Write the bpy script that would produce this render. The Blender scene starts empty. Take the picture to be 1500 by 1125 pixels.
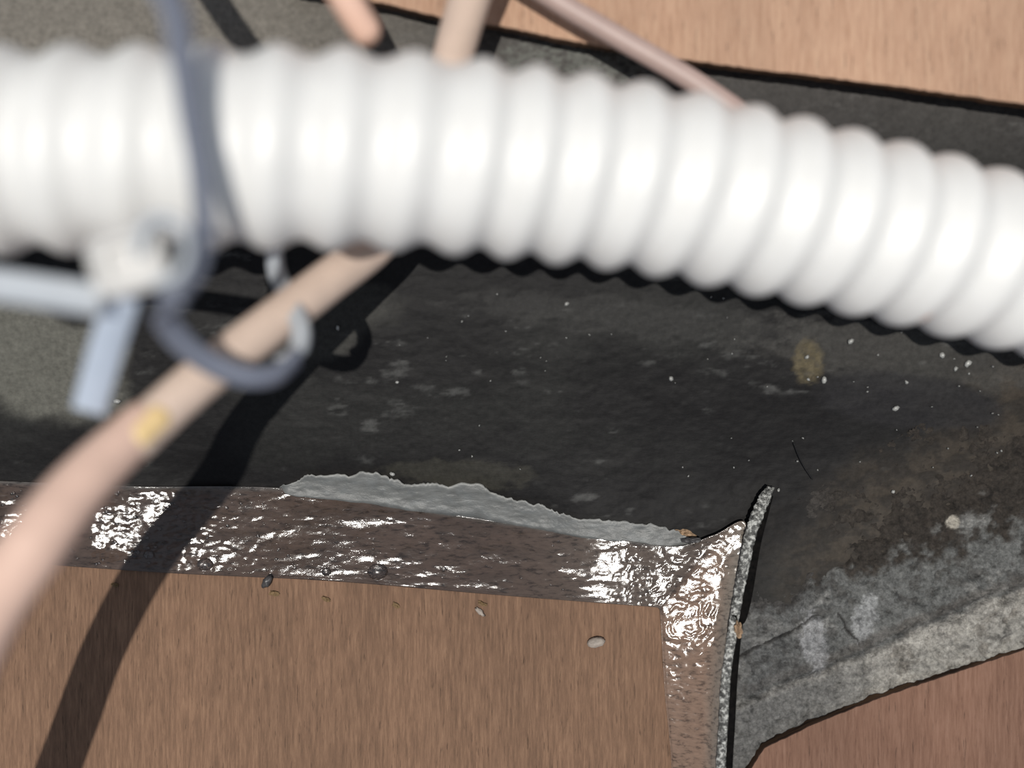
import bpy, math, random
import numpy as np
from mathutils import Vector

# ------------------------------------------------------------------ camera, light, exposure
F = 1608.0                 # focal length in pixels of the 1500 x 1125 frame
CZ = 0.235                 # camera height above the pit floor (metres)
sc = bpy.context.scene
cam_d = bpy.data.cameras.new('camera')
cam = bpy.data.objects.new('camera', cam_d)
sc.collection.objects.link(cam)
cam.location = (0, 0, CZ)
cam_d.sensor_width = 36.0
cam_d.lens = F / 1500 * 36.0
cam_d.clip_start = 0.005
cam_d.clip_end = 10
cam_d.dof.use_dof = True
cam_d.dof.focus_distance = 0.232
cam_d.dof.aperture_fstop = 4.7
sc.camera = cam

world = bpy.data.worlds.new('sky')
sc.world = world
world.use_nodes = True
bg = world.node_tree.nodes['Background']
bg.inputs['Color'].default_value = (0.74, 0.83, 1.0, 1)
bg.inputs['Strength'].default_value = 0.36

sun_d = bpy.data.lights.new('sun', 'SUN')
sun_d.energy = 3.3
sun_d.angle = math.radians(0.9)
sun_d.color = (1.0, 0.965, 0.91)
sun = bpy.data.objects.new('sun', sun_d)
sc.collection.objects.link(sun)
SUN = Vector((0.05, 0.05, -1.0))
sun.rotation_euler = SUN.to_track_quat('-Z', 'Y').to_euler()
sun.location = (-0.05, -0.05, 1)

sc.view_settings.view_transform = 'Standard'
sc.view_settings.look = 'None'
sc.view_settings.gamma = 1
sc.view_settings.use_curve_mapping = False
sc.view_settings.exposure = 0.0

# ------------------------------------------------------------------ helpers
rnd = random.Random(7)


def P(px, py, D):
    """point seen at pixel (px, py) at depth D below the lens"""
    return ((px - 750) / F * D, (562.5 - py) / F * D, CZ - D)


def vnoise(x, y, seed=0):
    xi = np.floor(x).astype(np.int64); yi = np.floor(y).astype(np.int64)
    xf = x - xi; yf = y - yi
    xf = xf * xf * (3 - 2 * xf); yf = yf * yf * (3 - 2 * yf)

    def h(a, b):
        n = (a * 374761393 + b * 668265263 + seed * 974711) & 0xffffffff
        n = ((n ^ (n >> 13)) * 1274126177) & 0xffffffff
        n = (n ^ (n >> 16)) & 0xffffff
        return n / float(0xffffff)
    a = h(xi, yi); b = h(xi + 1, yi); c = h(xi, yi + 1); d = h(xi + 1, yi + 1)
    return (a * (1 - xf) + b * xf) * (1 - yf) + (c * (1 - xf) + d * xf) * yf


def fbm(x, y, seed=0, octv=4, gain=0.5):
    s = 0; a = 1; t = 0
    for i in range(octv):
        s = s + a * vnoise(x * 2 ** i, y * 2 ** i, seed + i * 17); t += a; a *= gain
    return s / t


def sstep(e0, e1, x):
    t = np.clip((x - e0) / (e1 - e0), 0, 1)
    return t * t * (3 - 2 * t)


def srgb(r, g, b):
    f = lambda c: (c / 255 / 12.92) if c / 255 <= 0.04045 else ((c / 255 + 0.055) / 1.055) ** 2.4
    return (f(r), f(g), f(b))


def mesh_obj(name, verts, faces, mat=None, parent=None, smooth=True, col=None, kind=None):
    me = bpy.data.meshes.new(name)
    me.from_pydata([tuple(v) for v in verts], [], [tuple(f) for f in faces])
    me.update()
    if smooth:
        me.polygons.foreach_set('use_smooth', [True] * len(me.polygons))
    if col is not None:
        a = me.color_attributes.new('Col', 'FLOAT_COLOR', 'POINT')
        c4 = np.ones((len(me.vertices), 4), np.float32); c4[:, :3] = col
        a.data.foreach_set('color', c4.ravel())
    if mat: me.materials.append(mat)
    o = bpy.data.objects.new(name, me)
    sc.collection.objects.link(o)
    if parent: o.parent = parent
    if kind: o['kind'] = kind
    return o


def tag(o, label, cat, group=None):
    o['label'] = label; o['category'] = cat
    if group: o['group'] = group
    return o


def empty(name, loc=(0, 0, 0)):
    o = bpy.data.objects.new(name, None)
    o.empty_display_size = 0.01
    o.location = loc
    sc.collection.objects.link(o)
    return o


def parent_keep(child, par):
    """geometry is written in world coordinates: shift it to the parent's origin"""
    child.parent = par
    m = child.data
    l = np.array(par.location)
    n = len(m.vertices); co = np.empty(n * 3); m.vertices.foreach_get('co', co)
    co = (co.reshape(-1, 3) - l).ravel(); m.vertices.foreach_set('co', co); m.update()
    return child


def grid(name, us, vs, zfun, mat, col=None, keep=None, kind=None):
    """height field over pixel columns us and rows vs"""
    U, V = np.meshgrid(us, vs)
    X, Y, Z, extra = zfun(U, V)
    n, m = U.shape
    verts = np.stack([X.ravel(), Y.ravel(), Z.ravel()], 1)
    idx = np.arange(n * m).reshape(n, m)
    quads = np.stack([idx[1:, :-1], idx[1:, 1:], idx[:-1, 1:], idx[:-1, :-1]], -1).reshape(-1, 4)
    if keep is not None:
        k = keep(U, V, X, Y, Z).ravel()
        quads = quads[k[quads].all(1)]
        used = np.unique(quads)
        remap = -np.ones(n * m, np.int64); remap[used] = np.arange(len(used))
        verts = verts[used]; quads = remap[quads]
        if extra is not None: extra = extra.reshape(-1, 3)[used]
    elif extra is not None:
        extra = extra.reshape(-1, 3)
    me = bpy.data.meshes.new(name)
    me.vertices.add(len(verts)); me.vertices.foreach_set('co', verts.ravel())
    me.loops.add(len(quads) * 4); me.loops.foreach_set('vertex_index', quads.ravel().astype(np.int32))
    me.polygons.add(len(quads)); me.polygons.foreach_set('loop_start', np.arange(0, len(quads) * 4, 4, dtype=np.int32))
    me.update(calc_edges=True)
    me.polygons.foreach_set('use_smooth', [True] * len(quads))
    if extra is not None:
        a = me.color_attributes.new('Col', 'FLOAT_COLOR', 'POINT')
        c4 = np.ones((len(verts), 4), np.float32); c4[:, :3] = extra
        a.data.foreach_set('color', c4.ravel())
    me.materials.append(mat)
    o = bpy.data.objects.new(name, me)
    sc.collection.objects.link(o)
    if kind: o['kind'] = kind
    return o


def catmull(pts, n):
    """resample a polyline of any dimension with a Catmull-Rom spline, n samples per span"""
    p = np.array(pts, float)
    p = np.vstack([2 * p[0] - p[1], p, 2 * p[-1] - p[-2]])
    out = []
    for i in range(1, len(p) - 2):
        for k in range(n):
            t = k / n
            out.append(0.5 * ((2 * p[i]) + (-p[i - 1] + p[i + 1]) * t + (2 * p[i - 1] - 5 * p[i] + 4 * p[i + 1] - p[i + 2]) * t * t
                              + (-p[i - 1] + 3 * p[i] - 3 * p[i + 1] + p[i + 2]) * t ** 3))
    out.append(p[-2])
    return np.array(out)


def frames(pts):
    t = np.gradient(pts, axis=0); t /= np.linalg.norm(t, axis=1)[:, None]
    ref = np.array([0, 0, 1.0])
    s = np.cross(t, ref); s /= (np.linalg.norm(s, axis=1)[:, None] + 1e-12)
    u = np.cross(s, t)
    return t, s, u


def tube(name, pts, radii, mat, segs=32, parent=None, cap='round', colfun=None, radfun=None):
    """round tube through 3D pts; ends rounded or flat"""
    pts = np.array(pts, float); radii = np.broadcast_to(np.array(radii, float), (len(pts),)).copy()
    if cap == 'round':
        t0 = pts[0] - pts[1]; t0 /= np.linalg.norm(t0); t1 = pts[-1] - pts[-2]; t1 /= np.linalg.norm(t1)
        A = [math.radians(a) for a in (85, 60, 35, 15)]
        pre = [pts[0] + t0 * radii[0] * math.sin(a) for a in A]; prr = [radii[0] * math.cos(a) for a in A]
        post = [pts[-1] + t1 * radii[-1] * math.sin(a) for a in A[::-1]]; por = [radii[-1] * math.cos(a) for a in A[::-1]]
        pts = np.vstack([pre, pts, post]); radii = np.concatenate([prr, radii, por])
    t, s, u = frames(pts)
    ang = np.linspace(0, 2 * math.pi, segs, endpoint=False)
    ring = np.cos(ang)[None, :, None] * s[:, None, :] + np.sin(ang)[None, :, None] * u[:, None, :]
    V = pts[:, None, :] + ring * (radfun(ang)[:, :, None] if radfun else radii[:, None, None])
    n = len(pts); idx = np.arange(n * segs).reshape(n, segs)
    nx = np.roll(idx, -1, axis=1)
    q = np.stack([idx[:-1], nx[:-1], nx[1:], idx[1:]], -1).reshape(-1, 4).tolist()
    q.append(idx[0][::-1].tolist()); q.append(idx[-1].tolist())
    col = colfun(V.reshape(-1, 3)) if colfun else None
    return mesh_obj(name, V.reshape(-1, 3), q, mat, parent, col=col)


def ribbon(name, pts, width, thick, side, mat, parent=None, teeth=False):
    """flat strap: rounded rectangle swept along pts; side = direction(s) of the width"""
    pts = np.array(pts, float); n = len(pts)
    side = np.broadcast_to(np.array(side, float), (n, 3))
    width = np.broadcast_to(np.array(width, float), (n,))
    t = np.gradient(pts, axis=0); t /= np.linalg.norm(t, axis=1)[:, None]
    s = side - (side * t).sum(1)[:, None] * t; s /= np.linalg.norm(s, axis=1)[:, None]
    u = np.cross(s, t)
    prof = [(-1, -.6), (-.88, -1), (.88, -1), (1, -.6), (1, .6), (.88, 1), (.5, 1), (.45, .7), (-.45, .7), (-.5, 1), (-.88, 1), (-1, .6)]
    V = []
    for i in range(n):
        for a, b in prof:
            bb = b
            if teeth and abs(a) < .5 and b > 0: bb = .7 if i % 2 else 1.0
            V.append(pts[i] + s[i] * a * width[i] / 2 + u[i] * bb * thick / 2)
    m = len(prof); q = []
    for i in range(n - 1):
        for k in range(m):
            q.append((i * m + k, i * m + (k + 1) % m, (i + 1) * m + (k + 1) % m, (i + 1) * m + k))
    q.append(tuple(range(m))[::-1]); q.append(tuple((n - 1) * m + k for k in range(m)))
    return mesh_obj(name, V, q, mat, parent)


# ------------------------------------------------------------------ materials
def new_mat(name, rough=0.5, spec=0.5, base=(0.5, 0.5, 0.5)):
    m = bpy.data.materials.new(name); m.use_nodes = True
    nt = m.node_tree; b = nt.nodes['Principled BSDF']
    b.inputs['Base Color'].default_value = (*base, 1)
    b.inputs['Roughness'].default_value = rough
    b.inputs['Specular IOR Level'].default_value = spec
    return m, nt, b


def coords(nt, scale=(1, 1, 1), rot=(0, 0, 0)):
    tc = nt.nodes.new('ShaderNodeTexCoord'); mp = nt.nodes.new('ShaderNodeMapping')
    mp.inputs['Scale'].default_value = scale; mp.inputs['Rotation'].default_value = rot
    nt.links.new(tc.outputs['Object'], mp.inputs['Vector'])
    return mp.outputs['Vector']


def noise(nt, vec, scale, detail=4, rough=0.55, dist=0.0):
    n = nt.nodes.new('ShaderNodeTexNoise')
    n.inputs['Scale'].default_value = scale; n.inputs['Detail'].default_value = detail
    n.inputs['Roughness'].default_value = rough; n.inputs['Distortion'].default_value = dist
    nt.links.new(vec, n.inputs['Vector'])
    return n.outputs['Fac']


def ramp(nt, fac, stops):
    r = nt.nodes.new('ShaderNodeValToRGB')
    e = r.color_ramp.elements
    while len(e) < len(stops): e.new(0.5)
    for k, (p, c) in enumerate(stops):
        e[k].position = p
        e[k].color = (*c, 1) if isinstance(c, tuple) else (c, c, c, 1)
    nt.links.new(fac, r.inputs['Fac'])
    return r.outputs['Color']


def mul(nt, a, b, mode='MULTIPLY', fac=1.0):
    m = nt.nodes.new('ShaderNodeMix'); m.data_type = 'RGBA'; m.blend_type = mode
    m.inputs[0].default_value = fac
    for s, v in ((m.inputs[6], a), (m.inputs[7], b)):
        if isinstance(v, tuple): s.default_value = (*v, 1)
        else: nt.links.new(v, s)
    return m.outputs[2]


def bump(nt, b, h, dist, strength=1.0, prev=None):
    n = nt.nodes.new('ShaderNodeBump'); n.inputs['Distance'].default_value = dist
    n.inputs['Strength'].default_value = strength
    nt.links.new(h, n.inputs['Height'])
    if prev: nt.links.new(prev, n.inputs['Normal'])
    nt.links.new(n.outputs['Normal'], b.inputs['Normal'])
    return n.outputs['Normal']


def attr(nt, name='Col'):
    a = nt.nodes.new('ShaderNodeAttribute'); a.attribute_name = name
    return a.outputs['Color']


# dark wet floor
M_floor, nt, b = new_mat('wet_dark_floor', 0.6, 0.16)
v = coords(nt)
fine = ramp(nt, noise(nt, v, 900, 5, 0.7), [(0.3, 0.72), (0.7, 1.3)])
nt.links.new(mul(nt, attr(nt), fine), b.inputs['Base Color'])
bn = bump(nt, b, noise(nt, coords(nt, (0.5, 1.3, 1)), 700, 6, 0.65), 0.00022, 0.45)

# crumbly mortar
M_conc, nt, b = new_mat('damp_mortar', 0.8, 0.3)
v = coords(nt)
fine = ramp(nt, noise(nt, v, 1100, 6, 0.75), [(0.30, 0.45), (0.5, 1.0), (0.70, 1.6)])
mid = ramp(nt, noise(nt, v, 320, 5, 0.7, 0.4), [(0.34, 0.5), (0.45, 0.95), (0.66, 1.3)])
nt.links.new(mul(nt, attr(nt), mul(nt, fine, mid)), b.inputs['Base Color'])
bump(nt, b, noise(nt, v, 800, 8, 0.7), 0.0009, 0.9)


def plywood(name, c0, c1, c2, rotz=0.0, rough=0.75, scale=1.0):
    m, nt, b = new_mat(name, rough, 0.25)
    v = coords(nt, (1, 0.085, 0.3), (0, 0, rotz))
    g = noise(nt, v, 1900 * scale, 6, 0.7, 0.1)
    cl = ramp(nt, g, [(0.30, c0), (0.5, c1), (0.70, c2)])
    big = ramp(nt, noise(nt, coords(nt, (1, 0.35, 1), (0, 0, rotz)), 60, 3), [(0.3, 0.88), (0.7, 1.1)])
    pores = ramp(nt, noise(nt, coords(nt, (1, 0.09, 1), (0, 0, rotz)), 2400 * scale, 3, 0.6), [(0.30, 0.55), (0.38, 1.0)])
    nt.links.new(mul(nt, mul(nt, cl, big), pores), b.inputs['Base Color'])
    bump(nt, b, g, 0.0003, 0.6)
    return m


M_ply = plywood('matte_plywood', srgb(96, 74, 58), srgb(117, 90, 71), srgb(136, 107, 85))
M_ply_top = plywood('pale_plywood', srgb(158, 124, 100), srgb(176, 142, 118), srgb(188, 156, 130), rotz=math.radians(80))
M_ply_low = plywood('reddish_plywood', srgb(100, 72, 58), srgb(118, 88, 72), srgb(130, 100, 84), rotz=math.radians(70))
M_ply_edge, nt, b = new_mat('plywood_edge', 0.8, 0.2)
v = coords(nt, (0.1, 0.1, 1))
nt.links.new(ramp(nt, noise(nt, v, 900, 2), [(0.4, srgb(60, 42, 32)), (0.6, srgb(112, 84, 62))]), b.inputs['Base Color'])

# glossy wet tape over the plywood
M_tape, nt, b = new_mat('wet_brown_tape', 0.12, 0.6)
v = coords(nt, (0.28, 1, 1))
st = noise(nt, v, 1300, 5, 0.7, 0.3)
dark = ramp(nt, st, [(0.36, 0.42), (0.47, 0.95), (0.7, 1.25)])
nt.links.new(mul(nt, attr(nt), dark), b.inputs['Base Color'])
n1 = bump(nt, b, st, 0.00008, 0.5)
bump(nt, b, noise(nt, coords(nt, (0.6, 1, 1)), 1700, 3, 0.6, 0.5), 0.00005, 0.5, n1)

M_lip, nt, b = new_mat('frayed_tape_edge', 0.22, 0.7)
sp = noise(nt, coords(nt), 1000, 4, 0.7)
nt.links.new(ramp(nt, sp, [(0.36, srgb(48, 47, 45)), (0.5, srgb(98, 98, 94)), (0.62, srgb(200, 200, 194))]), b.inputs['Base Color'])
bump(nt, b, sp, 0.0008, 1.0)

M_black, nt, b = new_mat('black_gap_shade', 0.9, 0.05, srgb(14, 13, 13))  # shade of the gap behind the curled edge, given as a black colour
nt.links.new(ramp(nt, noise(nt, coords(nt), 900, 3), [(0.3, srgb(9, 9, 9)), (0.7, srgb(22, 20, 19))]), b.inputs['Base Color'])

M_grey, nt, b = new_mat('grey_skim_mortar', 0.42, 0.5)
g = noise(nt, coords(nt, (0.45, 1, 1)), 500, 7, 0.65)
nt.links.new(mul(nt, attr(nt), ramp(nt, g, [(0.3, 0.7), (0.7, 1.28)])), b.inputs['Base Color'])
bump(nt, b, g, 0.0005, 0.6)

M_pipe, nt, b = new_mat('white_pvc', 0.48, 0.9, srgb(236, 234, 228))
b.inputs['Subsurface Weight'].default_value = 0.25
b.inputs['Subsurface Radius'].default_value = (1, 1, 0.95)
b.inputs['Subsurface Scale'].default_value = 0.0012
nt.links.new(mul(nt, attr(nt), ramp(nt, noise(nt, coords(nt), 160, 3), [(0.3, 0.96), (0.7, 1.02)])), b.inputs['Base Color'])


def simple(name, c, rough=0.4, spec=0.5, var=0.1, scale=300, bmp=0.0):
    m, nt, b = new_mat(name, rough, spec)
    n = noise(nt, coords(nt), scale, 4)
    nt.links.new(ramp(nt, n, [(0.3, tuple(x * (1 - var) for x in c)), (0.7, tuple(x * (1 + var) for x in c))]), b.inputs['Base Color'])
    if bmp: bump(nt, b, n, bmp)
    return m


M_tube = simple('pink_copper', srgb(214, 182, 165), 0.6, 0.3, 0.05)
M_sleeve = simple('beige_sleeve', srgb(210, 188, 172), 0.6, 0.3, 0.05)
M_mark = simple('yellow_tape', srgb(226, 196, 142), 0.4, 0.5, 0.03)
M_mauve = simple('mauve_cable', srgb(172, 150, 142), 0.45, 0.4, 0.05)
M_pink = simple('pink_cable', srgb(222, 184, 164), 0.45, 0.4, 0.05)
M_tie_dark = simple('grey_blue_strap', srgb(112, 117, 130), 0.5, 0.4, 0.05)
M_tie_light = simple('pale_grey_strap', srgb(178, 183, 188), 0.35, 0.5, 0.05)
M_tie_blue = simple('pale_blue_grey_strap', srgb(176, 186, 200), 0.35, 0.5, 0.05)
M_tie_head = simple('milky_tie_head', srgb(200, 198, 194), 0.4, 0.5, 0.04)
M_stone = simple('grey_pebble', srgb(150, 140, 130), 0.6, 0.4, 0.2, 900, 0.0003)
M_chip = simple('dark_chip', srgb(64, 62, 62), 0.4, 0.5, 0.2, 900)
M_crumb = simple('ochre_crumb', srgb(112, 92, 66), 0.8, 0.2, 0.3, 1500)
M_flake = simple('rust_flake', srgb(150, 125, 100), 0.8, 0.2, 0.4, 1500, 0.0004)
M_hair = simple('black_hair', srgb(20, 19, 20), 0.5, 0.3, 0.1)
M_grit = simple('pale_grit', srgb(150, 150, 146), 0.3, 0.6, 0.1, 800)
M_water, nt, b = new_mat('water', 0.03, 0.5, (1, 1, 1))
b.inputs['Transmission Weight'].default_value = 1.0
b.inputs['IOR'].default_value = 1.45; b.inputs['Roughness'].default_value = 0.25; b.inputs['Specular IOR Level'].default_value = 1.0


# ------------------------------------------------------------------ floor (dark, wet, slightly rising away)
def floorD(px, py):
    base = 0.2326 - 0.018 * (1 - np.exp(-np.logaddexp(0, (685 - py) / 40.0) * 40 / 250.0)) - 0.005 * sstep(380, 0, py) + np.maximum(py - 750, 0) / 750 * 0.003
    yo = np.interp(px, [-400, 0, 200, 430, 640, 880, 985], [690, 705, 712, 716, 750, 786, 800])
    win = sstep(190, 330, px) * sstep(880, 780, px) + 0.5 * sstep(150, 60, px)
    return base + 0.0028 * win * np.exp(-((py - yo) / 48.0) ** 2)


def seg(a, b, step):
    return np.arange(a, b, step)


def spot(U, V, x, y, rx, ry, nz, k=0.5, rot=0.0):
    c, s = math.cos(rot), math.sin(rot)
    dx = (U - x) * c + (V - y) * s; dy = -(U - x) * s + (V - y) * c
    r = np.sqrt((dx / rx) ** 2 + (dy / ry) ** 2) + (nz - 0.5) * k
    return 1 - sstep(0.75, 1.1, r)


def mixc(c, w, t):
    return c * (1 - w[..., None]) + np.array(t) * w[..., None]


def floor_fun(U, V):
    D = floorD(U, V)
    X = (U - 750) / F * D; Y = (562.5 - V) / F * D
    n1 = fbm(U / 90, V / 70, 1); n2 = fbm(U / 22, V / 12, 2, 5, 0.6); n3 = fbm(U / 9, V / 5, 3, 4, .6)
    n4 = fbm(U / 200, V / 120, 4); n5 = fbm(U / 45, V / 14, 9, 5, .6)
    Z = CZ - D + (n1 - .5) * 0.0010 + (n2 - .5) * 0.0003 + (n3 - .5) * 0.00010
    c = np.zeros(U.shape + (3,)); c[:] = srgb(23, 22, 22)
    c = mixc(c, sstep(.45, .75, n4) * .5, srgb(40, 40, 38))
    # pale dry streaks, drawn out sideways
    st = sstep(.60, .78, n5) * sstep(.48, .62, n1)
    c = mixc(c, st * .40, srgb(92, 92, 90))
    # upper area behind the pipe is drier and greyer
    topg = sstep(330, 60, V) * sstep(1000, 300, U)
    c = mixc(c, topg * .9, srgb(112, 107, 99))
    c = mixc(c, sstep(330, 60, V) * sstep(300, 1000, U) * .7, srgb(80, 77, 74))
    c = mixc(c, spot(U, V, 850, 95, 120, 60, n2, .9) * .6 * sstep(.35, .6, n3), srgb(104, 106, 100))
    # grey-olive dry film at the left margin
    c = mixc(c, spot(U, V, 40, 520, 190, 90, n1, .8, .5) * .9, srgb(92, 91, 84))
    c = mixc(c, spot(U, V, 480, 470, 110, 60, n1, 1.0) * .4, srgb(74, 73, 68))
    # drier zone near the mortar on the right
    d = (V - (850 - (U - 1090) * .66))
    w = sstep(-110, 10, d + (n1 - .5) * 120) * sstep(1060, 1250, U)
    c = mixc(c, w * (.45 + .5 * sstep(.42, .6, n2)), srgb(58, 52, 45))
    c = mixc(c, sstep(-260, -230, d + (n1 - .5) * 60) * sstep(-190, -225, d + (n1 - .5) * 60) * 0, srgb(80, 80, 80))
    # pale weathered band below the pipe, right
    c = mixc(c, spot(U, V, 1330, 520, 230, 50, n2, .9, .12) * .4, srgb(76, 74, 70))
    c = mixc(c, spot(U, V, 960, 470, 300, 30, n2, 1.2, .1) * .25, srgb(64, 63, 61))
    # damp, near-black lens-shaped patch with a crisp outline
    c = mixc(c, spot(U, V, 1330, 585, 150, 42, n1, .35, .12) * .8, srgb(36, 35, 36))
    # rusty olive stain
    c = mixc(c, spot(U, V, 1183, 530, 24, 34, n3, .7) * (.5 + .5 * sstep(.3, .6, n3)), srgb(84, 76, 58))
    # green-brown algae streak above the skim strip
    c = mixc(c, spot(U, V, 680, 695, 110, 22, n2, .9, .05) * .4, srgb(62, 60, 52))
    return X, Y, Z, c


us = np.concatenate([seg(-1400, -60, 40), seg(-60, 1560, 2.6), seg(1560, 2900, 40)])
vs = np.concatenate([seg(-1400, -40, 40), seg(-40, 900, 2.6), seg(900, 2500, 40)])
fl = grid('floor', us, vs, floor_fun, M_floor, kind='structure')
fl['label'] = 'dark wet concrete floor of the pit with pale dry streaks'

# ------------------------------------------------------------------ mortar bed on the right
def conc_fun(U, V):
    d = (V - (838 - (U - 1090) * .62))                 # distance below the upper edge of the bed
    n0 = fbm(U / 120, V / 90, 21); n1 = fbm(U / 48, V / 40, 22, 5, .6); n2 = fbm(U / 16, V / 14, 23, 5, .6); n3 = fbm(U / 6, V / 6, 24, 3, .6)
    ledge = (V - (1040 - (U - 1050) * .40)) + (n1 - .5) * 26
    D = floorD(U, V) + 0.0008 - 0.0022 * sstep(0, 130, d) - 0.0022 * sstep(80, 420, d) - 0.0018 * sstep(-10, 12, ledge)
    X = (U - 750) / F * D; Y = (562.5 - V) / F * D
    Z = CZ - D + (n0 - .5) * .0022 + (n1 - .5) * .0022 + (n2 - .5) * .0022 + (n3 - .5) * .0008
    c = np.zeros(U.shape + (3,)); c[:] = srgb(52, 47, 42)
    up = d - sstep(1180, 1500, U) * 95 + (n1 - .5) * 150 + (n2 - .5) * 40
    c = mixc(c, sstep(62, 92, up) * .85, srgb(104, 105, 103))
    c = mixc(c, sstep(.52, .62, n1) * sstep(60, 110, up) * .8, srgb(128, 127, 123))
    c = mixc(c, sstep(.46, .36, n2) * sstep(40, 100, up) * .55, srgb(66, 63, 60))
    c = mixc(c, sstep(-4, 8, ledge) * .85, srgb(158, 154, 146))
    c = mixc(c, sstep(-26, -14, ledge) * sstep(-2, -8, ledge) * .6, srgb(84, 80, 76))
    c = mixc(c, sstep(20, 60, ledge) * sstep(.4, .6, n1) * .5, srgb(130, 128, 122))
    c = mixc(c, sstep(.44, .34, n2) * sstep(0, 20, ledge) * .5, srgb(96, 90, 82))
    c = mixc(c, sstep(1340, 1200, U) * sstep(0, 20, ledge) * .85, srgb(108, 107, 104))
    c = mixc(c, sstep(1260, 1110, U) * .45, srgb(84, 84, 84))
    c = mixc(c, spot(U, V, 1192, 938, 20, 46, n3, .9, -.2) * .55, srgb(155, 155, 156))
    c = mixc(c, spot(U, V, 1268, 905, 18, 34, n3, .9, .3) * .5, srgb(165, 166, 166))
    c = mixc(c, spot(U, V, 1396, 765, 11, 10, n3, .5) * .9, srgb(168, 162, 150))
    for (x0, y0, x1, y1, wd) in ((1078, 962, 1160, 925, 2.2), (1160, 925, 1200, 900, 2.0), (1085, 845, 1150, 800, 2.2), (1225, 900, 1260, 945, 1.6)):
        L = math.hypot(x1 - x0, y1 - y0); tx, ty = (x1 - x0) / L, (y1 - y0) / L
        al = (U - x0) * tx + (V - y0) * ty; pr = np.abs(-(U - x0) * ty + (V - y0) * tx + (n2 - .5) * 12)
        w = sstep(wd * 1.6, wd * .5, pr) * (al > 0) * (al < L)
        c = mixc(c, w * .85, srgb(34, 32, 31)); Z = Z - w * 0.0006
    return X, Y, Z, c


GAP = [(1132, 700), (1116, 745), (1102, 790), (1094, 830), (1086, 880), (1078, 905), (1071, 960), (1066, 1030), (1062, 1140), (1060, 1500), (1060, 1900)]
gx = np.array([g[0] for g in GAP]); gy = np.array([g[1] for g in GAP])
us = np.concatenate([seg(1050, 1560, 2.2), seg(1560, 2900, 30)])
vs = np.concatenate([seg(-400, 500, 30), seg(500, 1150, 2.2), seg(1150, 2300, 30)])
mb = grid('mortar_bed', us, vs, conc_fun, M_conc,
          keep=lambda U, V, X, Y, Z: (U > np.interp(V, gy, gx) - 4) & ((V - (838 - (U - 1090) * .62)) > -60) & (V < np.interp(U, [1050, 1120, 1190, 1290, 1380, 1500, 1900, 2500], [1160, 1104, 1070, 1030, 1000, 960, 838, 808]) + 6))
tag(mb, 'rough damp grey mortar bed rising to a paler ledge at lower right', 'mortar')


# ------------------------------------------------------------------ plywood boards
def board(name, outline, D, thick, mat, rot=0, jag=0.0, seed=0):
    """outline in pixels (clockwise or not) at depth D; edges slightly splintered; real thickness"""
    r = random.Random(seed)
    pts = []
    n = len(outline)
    for i in range(n):
        a = outline[i]; bb = outline[(i + 1) % n]
        L = math.hypot(bb[0] - a[0], bb[1] - a[1]); k = max(1, int(L / 6)) if jag else 1
        k = min(k, 260)
        for j in range(k):
            t = j / k
            pts.append((a[0] + (bb[0] - a[0]) * t + r.uniform(-jag, jag) * (j > 0), a[1] + (bb[1] - a[1]) * t + r.uniform(-jag, jag) * (j > 0)))
    top = [P(x, y, D) for x, y in pts]
    area = sum(top[i][0] * top[(i + 1) % len(top)][1] - top[(i + 1) % len(top)][0] * top[i][1] for i in range(len(top)))
    if area < 0: top.reverse()
    bot = [(x, y, z - thick) for x, y, z in top]
    m = len(top)
    cx = sum(p[0] for p in top) / m; cy = sum(p[1] for p in top) / m
    root = empty(name, (cx, cy, top[0][2] - thick))
    face = mesh_obj('face_veneer', top + [(x, y, z - .0006) for x, y, z in top],
                    [tuple(range(m))] + [(i, m + i, m + (i + 1) % m, (i + 1) % m) for i in range(m)], mat, smooth=False)
    core = mesh_obj('core', [(x, y, z - .0006) for x, y, z in top] + bot,
                    [tuple(range(m))] + [(i, m + i, m + (i + 1) % m, (i + 1) % m) for i in range(m)] + [tuple(range(2 * m - 1, m - 1, -1))], M_ply_edge, smooth=False)
    parent_keep(face, root); parent_keep(core, root)
    return root


BD = 0.2305
b1 = board('plywood_board', [(-500, 780), (0, 816), (240, 836), (480, 848), (720, 868), (966, 888), (972, 905), (974, 960), (978, 1020), (984, 1080), (990, 1140), (1000, 1900), (-500, 1900)],
           BD, 0.0045, M_ply, jag=0.9, seed=3)
tag(b1, 'matte brown plywood board with upright grain at lower left', 'board')
b2 = board('plywood_board', [(380, -60), (430, -16), (570, 6), (650, 26), (735, 38), (820, 56), (950, 80), (1100, 100), (1300, 124), (1500, 152), (2100, 230), (2100, -900), (380, -900)],
       0.204, 0.0028, M_ply_top, jag=0.8, seed=4)
tag(b2, 'pale orange plywood board above the white pipe at the top', 'board')
b3 = board('plywood_board', [(1085, 1150), (1120, 1096), (1190, 1062), (1290, 1022), (1380, 992), (1500, 952), (1900, 830), (2500, 800), (2500, 2000), (1060, 2000)],
       0.2262, 0.006, M_ply_low, jag=0.6, seed=5)
tag(b3, 'reddish plywood board lying on the mortar at lower right corner', 'board')

# ------------------------------------------------------------------ wet brown tape around the board's edge
inner = catmull([(-420, 780), (-40, 818), (240, 839), (480, 851), (720, 871), (900, 885), (954, 889), (965, 892), (967, 904), (970, 960), (974, 1020), (980, 1080), (984, 1140), (992, 1400)], 90)
outer = catmull([(-420, 690), (-40, 703), (200, 712), (430, 716), (640, 750), (880, 786), (985, 800), (1045, 784), (1092, 766), (1082, 850), (1070, 930), (1060, 1010), (1056, 1130), (1056, 1400)], 90)


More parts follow.
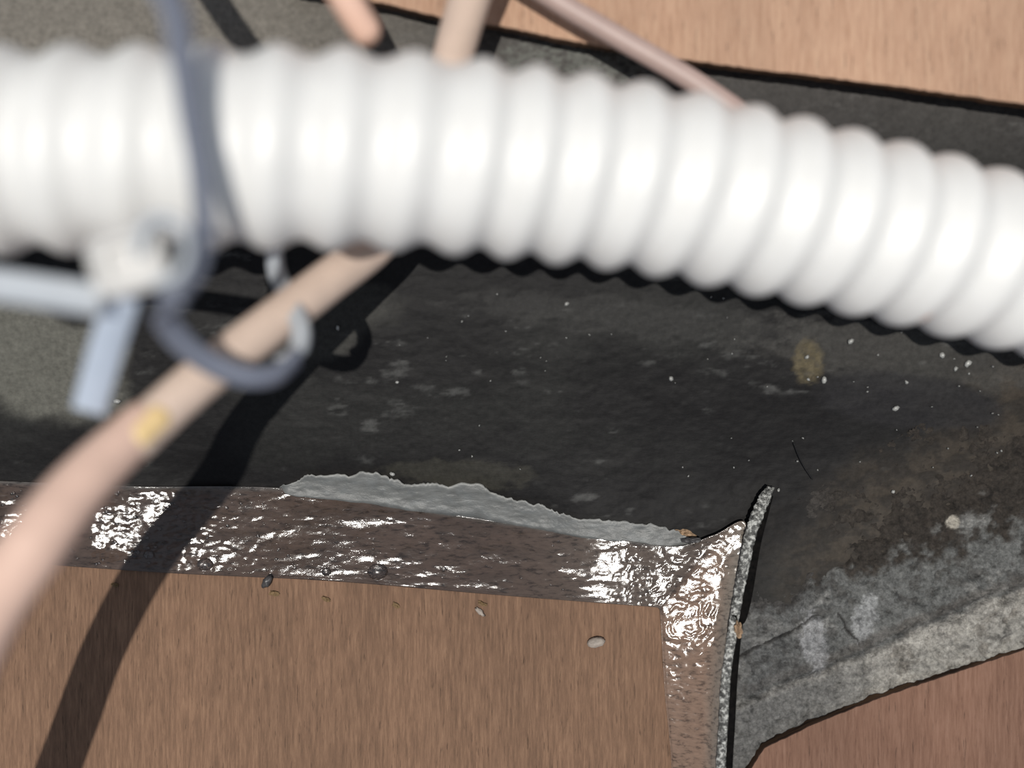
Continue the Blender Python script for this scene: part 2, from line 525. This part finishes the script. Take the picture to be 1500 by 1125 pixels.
def tape_mesh():
    n = len(inner); m = 64
    t = np.linspace(0, 1, m)[None, :]
    U = inner[:, 0:1] * (1 - t) + outer[:, 0:1] * t
    V = inner[:, 1:2] * (1 - t) + outer[:, 1:2] * t
    si = np.arange(n)[:, None] / 90.0                   # span index: 0..13
    side = sstep(5.6, 8.2, si + 0 * t)                  # 0 on the top band, 1 on the right band
    Zi = CZ - BD + 0.0004
    Zf = CZ - floorD(outer[:, 0:1], outer[:, 1:2]) + 0.0007 + 0.0008 * sstep(850, 930, U)
    drop = Zi + (Zf - Zi) * (t ** 1.05)
    drop = drop + sstep(0, .25, t) * sstep(1, .7, t) * (.0016 * np.exp(-((U - 125) / 50) ** 2) + .0026 * np.exp(-((U + 50) / 50) ** 2))
    rise = Zi + 0.0003 + (0.0013 * t + 0.0012 * sstep(.7, 1.0, t)) * sstep(730, 900, V) + 0.0016 * t * sstep(890, 960, V)
    Z = drop * (1 - side) + rise * side
    # the tape laps a little over the board
    Z = np.where(t < 0.02, Zi, Z)
    n1 = fbm(U / 60, V / 18, 31, 3, .4); n2 = fbm(U / 20, V / 6, 32, 2, .45); n5 = fbm(U / 8, V / 6, 35, 2, .4); n6 = fbm(U / 7, V / 4, 38, 2, .5)
    # wrinkles that fan round the corner
    cx, cy = 1000.0, 905.0
    rr = np.hypot(U - cx, V - cy); th = np.arctan2(V - cy, U - cx)
    wob = fbm(U / 22, V / 22, 33, 3)
    fan = np.sin(rr / 2.1 + wob * 16 + th * 3) * .5 + .5
    fan = fan * sstep(.3, .6, fbm(U / 12, V / 12, 36, 3))
    wc = sstep(180, 60, np.hypot(U - 1000, (V - 850) * .8)) + .0
    wr = sstep(6.8, 8.5, si + 0 * t)
    hor = np.sin(V / 1.9 + wob * 13) * .5 + .5
    e = sstep(0, .06, t) * sstep(1.0, .94, t)
    Z = Z + e * ((n1 - .5) * .00032 + (n2 - .5) * .00009 + (n5 - .5) * .00006 + (n6 - .5) * .00022 * sstep(480, 260, U) + fan * .00012 * wc * sstep(860, 930, U) + hor * .00003 * wr * (1 - wc))
    X = (U - 750) / F * (CZ - Z); Y = (562.5 - V) / F * (CZ - Z)
    c = np.zeros(U.shape + (3,)); c[:] = srgb(72, 60, 53)
    c = mixc(c, sstep(.45, .65, n1) * .4, srgb(56, 48, 43))
    c = mixc(c, sstep(700, 930, U) * sstep(1.0, .2, side) * .6, srgb(92, 82, 74))
    c = mixc(c, wr * .9, srgb(120, 98, 83))
    c = mixc(c, sstep(.55, 1, t) * wr * .8, srgb(112, 108, 100))
    c = mixc(c, sstep(.93, 1.0, t) * (1 - side) * .6, srgb(84, 84, 82))
    V3 = np.stack([X.ravel(), Y.ravel(), Z.ravel()], 1)
    idx = np.arange(n * m).reshape(n, m)
    q = np.stack([idx[:-1, :-1], idx[1:, :-1], idx[1:, 1:], idx[:-1, 1:]], -1).reshape(-1, 4)
    return V3, q, c.reshape(-1, 3), (n, m, idx)


V3, q, c, (tn, tm, tidx) = tape_mesh()
tape = empty('sealing_tape', P(600, 800, 0.233))
tag(tape, 'glossy wet brown tape bent round the edge of the lower left plywood', 'tape')
# skirt gives the sheet a thickness
bot = V3.copy(); bot[:, 2] -= 0.0006
N = len(V3)
rim = np.concatenate([tidx[:, 0], tidx[-1, 1:], tidx[::-1, -1][1:], tidx[0, ::-1][1:-1]])
faces = q.tolist()
vv = np.vstack([V3, bot[rim]])
R = len(rim)
for i in range(R):
    j = (i + 1) % R
    faces.append((int(rim[i]), int(rim[j]), N + j, N + i))
cc = np.vstack([c, c[rim]])
sheet = mesh_obj('wet_sheet', vv, faces, M_tape, col=cc)
parent_keep(sheet, tape)

lip_pts = catmull([P(1128, 714, .2289), P(1112, 748, .2284), P(1099, 785, .2278), P(1091, 825, .2272), P(1081, 875, .2267), P(1073, 925, .2263), P(1064, 985, .2258), P(1060, 1050, .2256), P(1056, 1130, .2256), P(1056, 1300, .2256)], 14)
nl = len(lip_pts)
wl = np.interp(np.arange(nl), [0, 6, 30, 60, nl], [.0012, .0026, .0024, .0019, .0018]) * (1 + .12 * np.array([rnd.uniform(-1, 1) for _ in range(nl)]))
lip = ribbon('curled_edge', lip_pts, wl, 0.0014, np.array([[1, 0.12, 0.25]] * nl), M_lip)
parent_keep(lip, tape)
lip['label'] = 'pale speckled frayed edge curling up'
# black strip painted as the gap's shadow, then the wall under the lip
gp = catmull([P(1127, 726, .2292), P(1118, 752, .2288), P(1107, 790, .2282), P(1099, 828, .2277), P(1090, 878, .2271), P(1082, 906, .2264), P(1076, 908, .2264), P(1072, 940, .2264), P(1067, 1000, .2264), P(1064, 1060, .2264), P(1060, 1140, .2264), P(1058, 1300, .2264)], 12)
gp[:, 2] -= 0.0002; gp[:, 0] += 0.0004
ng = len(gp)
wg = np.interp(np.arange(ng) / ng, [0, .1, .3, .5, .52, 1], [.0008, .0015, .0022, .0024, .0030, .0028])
gb = ribbon('gap_shade_strip', gp, wg, 0.0008, np.array([[1, 0.1, -0.15]] * ng), M_black)
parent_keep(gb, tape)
gb['label'] = 'black strip painted as the gap shadow behind the curled edge'
wall_v, wall_f = [], []
for i, p in enumerate(lip_pts):
    wall_v += [(p[0] + .0004, p[1], p[2]), (p[0] + .0010, p[1], p[2]), (p[0] + .0010, p[1], -0.008), (p[0] + .0004, p[1], -0.008)]
for i in range(len(lip_pts) - 1):
    for k in range(4):
        a = i * 4 + k; b_ = i * 4 + (k + 1) % 4
        wall_f.append((a, b_, b_ + 4, a + 4))
wall_f += [(0, 1, 2, 3), tuple(4 * (nl - 1) + k for k in (3, 2, 1, 0))]
wl_o = mesh_obj('upstand', wall_v, wall_f, M_lip, smooth=False)
parent_keep(wl_o, tape)

# ------------------------------------------------------------------ grey skim of mortar with a ragged upper edge
def skim():
    top = [(405, 718), (432, 702), (470, 694), (540, 691), (575, 698), (600, 706), (640, 708), (700, 709), (722, 722), (760, 732), (790, 735), (812, 746), (840, 757), (900, 762), (950, 766), (985, 774), (1006, 784), (1030, 792)]
    low = [(405, 722), (440, 735), (520, 745), (600, 756), (700, 768), (800, 784), (880, 798), (960, 812), (1000, 806), (1030, 800)]
    T = catmull(top, 14)
    tl = np.linspace(0, 1, len(T))
    Lx = np.interp(T[:, 0], [p[0] for p in low], [p[0] for p in low]); Ly = np.interp(T[:, 0], [p[0] for p in low], [p[1] for p in low])
    jag = (fbm(T[:, 0] / 7, T[:, 0] * 0, 41, 4, .7) - .5) * 9 + (fbm(T[:, 0] / 30, T[:, 0] * 0, 42, 3) - .5) * 10
    T[:, 1] += jag
    m = 26; t = np.linspace(0, 1, m)[None, :]
    U = T[:, 0:1] + 0 * t; V = T[:, 1:2] * (1 - t) + Ly[:, None] * t
    # under the tape: floor + film, dips below along the lower edge
    nn = fbm(U / 20, V / 8, 43, 4, .6)
    Z = CZ - floorD(U, V) + .0013 * sstep(0, .04, t) * sstep(1.0, .75, t) * np.clip(sstep(0, .04, tl) * sstep(1, .96, tl), 0, 1)[:, None] + (nn - .5) * .0006
    Z = np.where(t > .85, Z - .002 * (t - .85) / .15, Z)
    Z = np.where(t < 0.001, Z - .0012, Z)
    X = (U - 750) / F * (CZ - Z); Y = (562.5 - V) / F * (CZ - Z)
    c = np.zeros(U.shape + (3,)); c[:] = srgb(96, 97, 95)
    n2 = fbm(U / 14, V / 7, 44, 4)
    c = mixc(c, sstep(.4, .7, n2) * .5, srgb(94, 97, 97))
    c = mixc(c, sstep(.14, .0, t) * .6 + 0 * U, srgb(172, 172, 168))  # upper rim painted paler, as the lit edge
    c = mixc(c, sstep(.6, 1, t) * .6 + 0 * U, srgb(84, 86, 86))
    n = U.shape[0]; idx = np.arange(n * m).reshape(n, m)
    q = np.stack([idx[1:, :-1], idx[:-1, :-1], idx[:-1, 1:], idx[1:, 1:]], -1).reshape(-1, 4)[:, ::-1]
    return mesh_obj('mortar_strip', np.stack([X.ravel(), Y.ravel(), Z.ravel()], 1), q.tolist(), M_grey, col=c.reshape(-1, 3))


sk = skim()
tag(sk, 'thin smooth grey mortar strip with ragged edge above the wet brown tape', 'mortar')

# ------------------------------------------------------------------ white corrugated pipe
cl = [(-520, 232, .146), (-250, 226, .150), (0, 223, .1555), (200, 220, .1570), (400, 218, .1590), (600, 224, .1630), (785, 242, .1672), (950, 264, .1712), (1100, 295, .1750), (1300, 340, .1805), (1500, 391, .1860), (1700, 446, .1915), (2000, 535, .2000)]
cp = catmull(cl, 90)
P3 = np.array([P(*p) for p in cp])
crest = [-590, -490, -390, -290, -190, -90, 8, 108, 206, 306, 402, 494, 590, 686, 762, 836, 912, 990, 1066, 1137, 1208, 1280, 1348, 1420, 1491, 1562, 1633, 1704, 1775, 1846, 1917, 1988, 2060]
ph = np.interp(cp[:, 0], crest, np.arange(len(crest)))
RP = .0147
rad = np.full(len(ph), RP)


def pipe_rad(ang):
    # ridges lean a little, as on a bent flexible conduit
    q_ = ph[:, None] + 0.13 * np.cos(ang)[None, :]
    return RP - .0016 * (0.5 - 0.5 * np.cos(2 * math.pi * q_)) ** 1.05


def pipe_col(V):
    n = len(V)
    c = np.ones((n, 3)) * np.array(srgb(229, 228, 224))
    t = np.array(P(1345, 474, .181))
    d = np.hypot(V[:, 0] - t[0], V[:, 1] - t[1])
    w = np.clip(1 - d / .0014, 0, 1)[:, None]
    return c * (1 - w) + np.array(srgb(225, 140, 80)) * w


pipe = tube('corrugated_pipe', P3, rad, M_pipe, segs=80, cap='flat', colfun=pipe_col, radfun=pipe_rad)
tag(pipe, 'thick white corrugated plastic pipe running across the upper frame', 'pipe')

# ------------------------------------------------------------------ beige-pink tube passing behind the pipe
tl = [(-330, 1900, .176), (-200, 1480, .175), (-135, 1270, .172), (-90, 1120, .169), (-50, 990, .161), (-4, 886, .152), (52, 804, .150), (118, 718, .154), (196, 642, .160), (290, 558, .166), (385, 484, .173), (480, 412, .182), (556, 352, .190), (610, 270, .1945), (645, 170, .1945), (662, 90, .1925), (684, 10, .187), (710, -80, .181), (740, -200, .174)]
tp = np.array([P(*p) for p in catmull(tl, 10)]); tpx = catmull(tl, 10)
root = empty('bent_tube', tuple(tp[0]))
tag(root, 'beige-pink bent tube crossing diagonally behind the white pipe', 'tube')
k = int(np.argmin(np.hypot(tpx[:, 0] - 205, tpx[:, 1] - 634)))
kk = k - 1
low = tp[:kk + 3].copy()
low[:, 0] -= .00035; low[:, 1] += .00035
o = tube('lower_tube', low, np.interp(np.arange(kk + 3), [0, 60, kk + 2], [.0048, .0044, .0035]), M_tube); parent_keep(o, root)
o['label'] = 'pinker bare end'
o = tube('sleeve', tp[k - 1:], np.interp(np.arange(len(tp) - k + 1), [0, 40, 60, 200], [.0034, .0035, .0036, .0034]), M_sleeve); parent_keep(o, root)
# yellow mark wrapped on the front of the sleeve end
ring = tp[k:k + 4] + np.array([0.0004, -.0003, .0018])
mk = tube('yellow_mark', catmull(ring, 3), .0022, M_mark, segs=20); parent_keep(mk, root)
mk['label'] = 'small yellow mark on the sleeve end'

# thin mauve cable in front of the top board
cpts = np.array([P(*p) for p in catmull([(520, -220, .192), (680, -90, .195), (800, -8, .1965), (900, 52, .1975), (1000, 110, .1980), (1090, 170, .199), (1170, 232, .203), (1250, 300, .207)], 10)])
o = tube('thin_cable', cpts, .0020, M_mauve, segs=20)
tag(o, 'thin mauve-grey cable slanting across the pale top board', 'cable')
# pink cable end
cpts = np.array([P(*p) for p in catmull([(330, -330, .160), (420, -160, .163), (480, -50, .166), (512, 8, .168), (535, 44, .170)], 10)])
o = tube('cable_end', cpts, np.interp(np.arange(len(cpts)), [0, len(cpts)], [.0029, .0024]), M_pink, segs=24)
tag(o, 'pink cable end poking down from the top edge left of the bent tube', 'cable')

# ------------------------------------------------------------------ straps (blurred cable ties at the left)
t1 = empty('cable_tie', P(290, 420, .146))
tag(t1, 'dark grey-blue cable tie hanging over the pipe and round the tube', 'cable tie')
a = np.array([P(*p) for p in catmull([(-10, -320, .133), (55, -220, .133), (140, -110, .134), (243, -10, .1355), (266, 80, .1365), (280, 170, .1375), (293, 255, .138), (298, 330, .139), (286, 395, .1405), (262, 430, .142)], 10)])
o = ribbon('strap', a, np.interp(np.arange(len(a)), [0, 22, 30, 60, 90], [.0075, .0065, .0036, .0028, .0026]), .0013, np.array([[1, 0, -0.9]] * len(a)), M_tie_dark); parent_keep(o, t1)  # unseen upper end bent and widened to throw a broader shadow
a = np.array([P(*p) for p in catmull([(262, 430, .142), (236, 452, .148), (262, 496, .154), (308, 532, .1585), (362, 552, .161), (406, 548, .164), (436, 524, .167)], 10)])
o = ribbon('loop', a, .0036, .0014, np.array([[.35, 1, 0.7]] * len(a)), M_tie_dark); parent_keep(o, t1)
a = np.array([P(*p) for p in catmull([(402, 366, .188), (406, 400, .184), (424, 440, .176), (440, 480, .171), (436, 512, .168), (412, 528, .1655)], 10)])
o = ribbon('inner_loop', a, .0030, .0013, np.array([[1, .3, 0.1]] * len(a)), M_tie_light); parent_keep(o, t1)  # inner face of the loop, its light painted in as paler grey
o['label'] = 'side of the loop behind the tube, painted paler for the light on it'

t2 = empty('cable_tie', P(190, 390, .142))
tag(t2, 'pale grey cable tie with milky head and blunt tail under the pipe', 'cable tie')
a = np.array([P(*p) for p in catmull([(-300, 400, .142), (-120, 405, .142), (0, 418, .142), (70, 428, .142), (150, 440, .142)], 8)])
o = ribbon('strap', a, .0042, .0013, np.array([[0, 1, 0.25]] * len(a)), M_tie_light, teeth=True); parent_keep(o, t2)
a = np.array([P(*p) for p in catmull([(196, 372, .144), (178, 440, .147), (156, 510, .151), (136, 580, .155), (131, 600, .156)], 8)])
o = ribbon('tail', a, .0046, .0015, np.array([[1, .2, 0]] * len(a)), M_tie_blue); parent_keep(o, t2)
o['label'] = 'pale blue-grey blunt tail'


def rbox(name, c, sx, sy, sz, rz, mat, bev=.25, hole=True):
    """chamfered block with a strap slot sunk in its top"""
    V, Fc = [], []
    loops = [(1 - bev, -1), (1, -1 + bev), (1, 1 - bev), (1 - bev, 1), (.55, 1), (.5, .55)]
    n8 = [(1, .7), (.7, 1), (-.7, 1), (-1, .7), (-1, -.7), (-.7, -1), (.7, -1), (1, -.7)]
    cr, sr = math.cos(rz), math.sin(rz)
    for s, z in loops:
        for x, y in n8:
            X = x * sx * s; Y = y * sy * s
            V.append((c[0] + X * cr - Y * sr, c[1] + X * sr + Y * cr, c[2] + z * sz))
    for i in range(len(loops) - 1):
        for j in range(8):
            Fc.append((i * 8 + j, i * 8 + (j + 1) % 8, (i + 1) * 8 + (j + 1) % 8, (i + 1) * 8 + j))
    Fc.append(tuple(range(8))[::-1]); L = (len(loops) - 1) * 8
    Fc.append(tuple(L + j for j in range(8)))
    return mesh_obj(name, V, Fc, mat, smooth=False)


o = rbox('head', P(192, 385, .1395), .0047, .0040, .0024, .25, M_tie_head); parent_keep(o, t2)
a = np.array([P(*p) for p in catmull([(205, 372, .1372), (212, 340, .1365), (238, 322, .1362), (266, 336, .1365), (276, 372, .1375), (262, 405, .1385), (228, 418, .139)], 8)])
o = ribbon('knot_loop', a, .0030, .0012, np.array([[.2, .2, 1]] * len(a)), M_tie_light); parent_keep(o, t2)

# ------------------------------------------------------------------ small debris
def blob(name, px, py, D, rx, ry, rz, rot, mat, seed=0, kind=None, sub=(14, 9), jag=.18):
    r = random.Random(seed)
    c = P(px, py, D); V = []; Fc = []
    n, m = sub
    V.append((c[0], c[1], c[2] - rz))
    for i in range(1, m):
        a = -math.pi / 2 + math.pi * i / m
        for j in range(n):
            t = 2 * math.pi * j / n
            k = 1 + r.uniform(-jag, jag)
            x = rx * math.cos(a) * math.cos(t) * k; y = ry * math.cos(a) * math.sin(t) * k
            V.append((c[0] + x * math.cos(rot) - y * math.sin(rot), c[1] + x * math.sin(rot) + y * math.cos(rot), c[2] + rz * math.sin(a) * k))
    V.append((c[0], c[1], c[2] + rz))
    for j in range(n): Fc.append((0, 1 + (j + 1) % n, 1 + j))
    for i in range(m - 2):
        for j in range(n):
            a0 = 1 + i * n + j; a1 = 1 + i * n + (j + 1) % n
            Fc.append((a0, a1, a1 + n, a0 + n))
    e = 1 + (m - 2) * n
    for j in range(n): Fc.append((e + j, e + (j + 1) % n, len(V) - 1))
    return V, Fc


PX = BD / F
V, Fc = blob('pebble', 873, 941, BD - .0009, 13.5 * PX, 7.5 * PX, .0011, .18, M_stone, 2, jag=.08)
tag(mesh_obj('pebble', V, Fc, M_stone), 'small oval grey pebble on the matte plywood, near its right end', 'pebble')
V, Fc = blob('chip', 391, 852, BD - .0010, 6 * PX, 11 * PX, .0009, -.6, M_chip, 5, jag=.2)
tag(mesh_obj('bark_chip', V, Fc, M_chip), 'dark curved chip stuck at the upper edge of the matte plywood', 'chip')
V, Fc = blob('chip', 703, 896, BD - .0004, 9 * PX, 3.5 * PX, .0005, -.8, M_stone, 6, jag=.25)
tag(mesh_obj('splinter', V, Fc, M_stone), 'tiny pale splinter just below the tape, mid plywood', 'splinter')
crumbs = [(168, 857, 8, 4, 'leftmost, below the shadowed tape edge'), (401, 869, 10, 6, 'right below the dark curved chip'), (478, 878, 9, 4, 'second right of the dark chip'), (580, 887, 8, 5, 'below the large water bead'), (706, 884, 10, 4, 'touching the tape above the pale splinter')]
for i, (x, y, a_, b_, w) in enumerate(crumbs):
    V, Fc = blob('c', x, y, BD - .0003, a_ * .7 * PX, b_ * .7 * PX, .0004, rnd.uniform(-.5, .5), M_crumb, 20 + i, sub=(10, 6), jag=.4)
    tag(mesh_obj('crumb', V, Fc, M_crumb, smooth=False), 'tiny ochre crumb on the matte plywood, ' + w, 'crumb', 'ochre crumbs along the tape')
V, Fc = blob('f', 1000, 781, .2325, 17 * PX, 6 * PX, .0007, -.15, M_flake, 9, jag=.4)
tag(mesh_obj('rust_flake', V, Fc, M_flake, smooth=False), 'small tan crumbling flake at right end of grey mortar strip', 'flake')
V, Fc = blob('f', 1012, 792, .2300, 14 * PX, 4 * PX, .0006, .05, M_black, 10, jag=.3)
tag(mesh_obj('black_flake', V, Fc, M_chip, smooth=False), 'small black flake just under the tan flake', 'flake')
V, Fc = blob('f', 1082, 922, .2250, 5 * PX, 11 * PX, .0010, .1, M_flake, 11, jag=.35)
tag(mesh_obj('brown_chip', V, Fc, M_flake, smooth=False), 'tiny tan chip beside the black line at the mortar bed', 'chip')
h = np.array([P(x, y, float(floorD(np.array(x), np.array(y))) - .0011) for x, y in [(1163, 650), (1170, 668), (1178, 684), (1190, 702)]])
tag(tube('hair', catmull(h, 6), .00013, M_hair, segs=8), 'short black hair lying on the dark floor above the mortar', 'hair')

# pale grit on the floor: too fine and too many to pick apart
GV, GF = [], []


def add(V, Fc):
    k = len(GV); GV.extend(V); GF.extend([tuple(i + k for i in f) for f in Fc])


spots = [(830, 445, 4), (495, 480, 4), (1207, 556, 5.5), (1182, 523, 4), (1246, 500, 5), (1418, 532, 6), (1328, 560, 3.5), (172, 588, 5), (1308, 720, 3.5), (1140, 718, 3), (582, 560, 3), (1400, 540, 4), (1380, 520, 5), (983, 555, 4), (1312, 598, 5), (575, 694, 4), (1184, 556, 3)]
for i in range(60):
    spots.append((rnd.uniform(560, 1480), rnd.uniform(430, 700), rnd.uniform(1.0, 2.0)))
for i, (x, y, r_) in enumerate(spots):
    D_ = float(floorD(np.array(float(x)), np.array(float(y))))
    add(*blob('g', x, y, D_ - .0004, r_ * PX, r_ * .7 * PX, .0005, rnd.uniform(0, 3), M_grit, 100 + i, sub=(7, 5), jag=.3))
tag(mesh_obj('grit', GV, GF, M_grit, kind='stuff'), 'pale grit specks scattered over the dark wet floor', 'grit')

# ------------------------------------------------------------------ water beads on the tape
from mathutils.bvhtree import BVHTree
bv = BVHTree.FromPolygons([tuple(v) for v in V3], [tuple(int(i) for i in f) for f in q])


def bead(px, py, r, seed):
    o_ = Vector((0, 0, CZ)); d_ = Vector(P(px, py, .23)) - o_
    hit = bv.ray_cast(o_, d_.normalized())
    z = hit[0] if hit[0] else Vector(P(px, py, BD))
    D_ = CZ - z.z
    return blob('b', px, py, D_ - r * PX * .15, r * PX, r * .8 * PX, r * PX * .55, 0, M_water, seed, sub=(12, 8), jag=.03)


big = [(553, 838, 15, 'largest, at the plywood edge left of centre'), (300, 827, 12, 'above the dark tube shadow on the plywood'), (218, 813, 8, 'between the bent tube and its shadow'), (478, 838, 7, 'a little left of the largest bead'), (650, 834, 5, 'right of the largest bead')]
for i, (x, y, r_, w) in enumerate(big):
    V, Fc = bead(x, y, r_, 300 + i)
    tag(mesh_obj('water_bead', V, Fc, M_water), 'clear water bead on the brown tape, ' + w, 'water drop', 'water beads on the tape')
GV, GF = [], []
for i in range(150):
    u = rnd.random()
    x = rnd.choice([rnd.gauss(185, 45), rnd.gauss(20, 18), rnd.uniform(60, 420), rnd.uniform(420, 960)])
    t_ = rnd.random() ** .7
    yi = np.interp(x, inner[:630, 0], inner[:630, 1]); yo = np.interp(x, outer[:540, 0], outer[:540, 1])
    y = yo + 8 + (yi - yo - 14) * t_
    add(*bead(x, y, rnd.uniform(1.4, 3.6) if x < 450 else rnd.uniform(1, 2.2), 400 + i))
tag(mesh_obj('fine_droplets', GV, GF, M_water, kind='stuff'), 'fine clear droplets sprinkled over the wet brown tape', 'water')
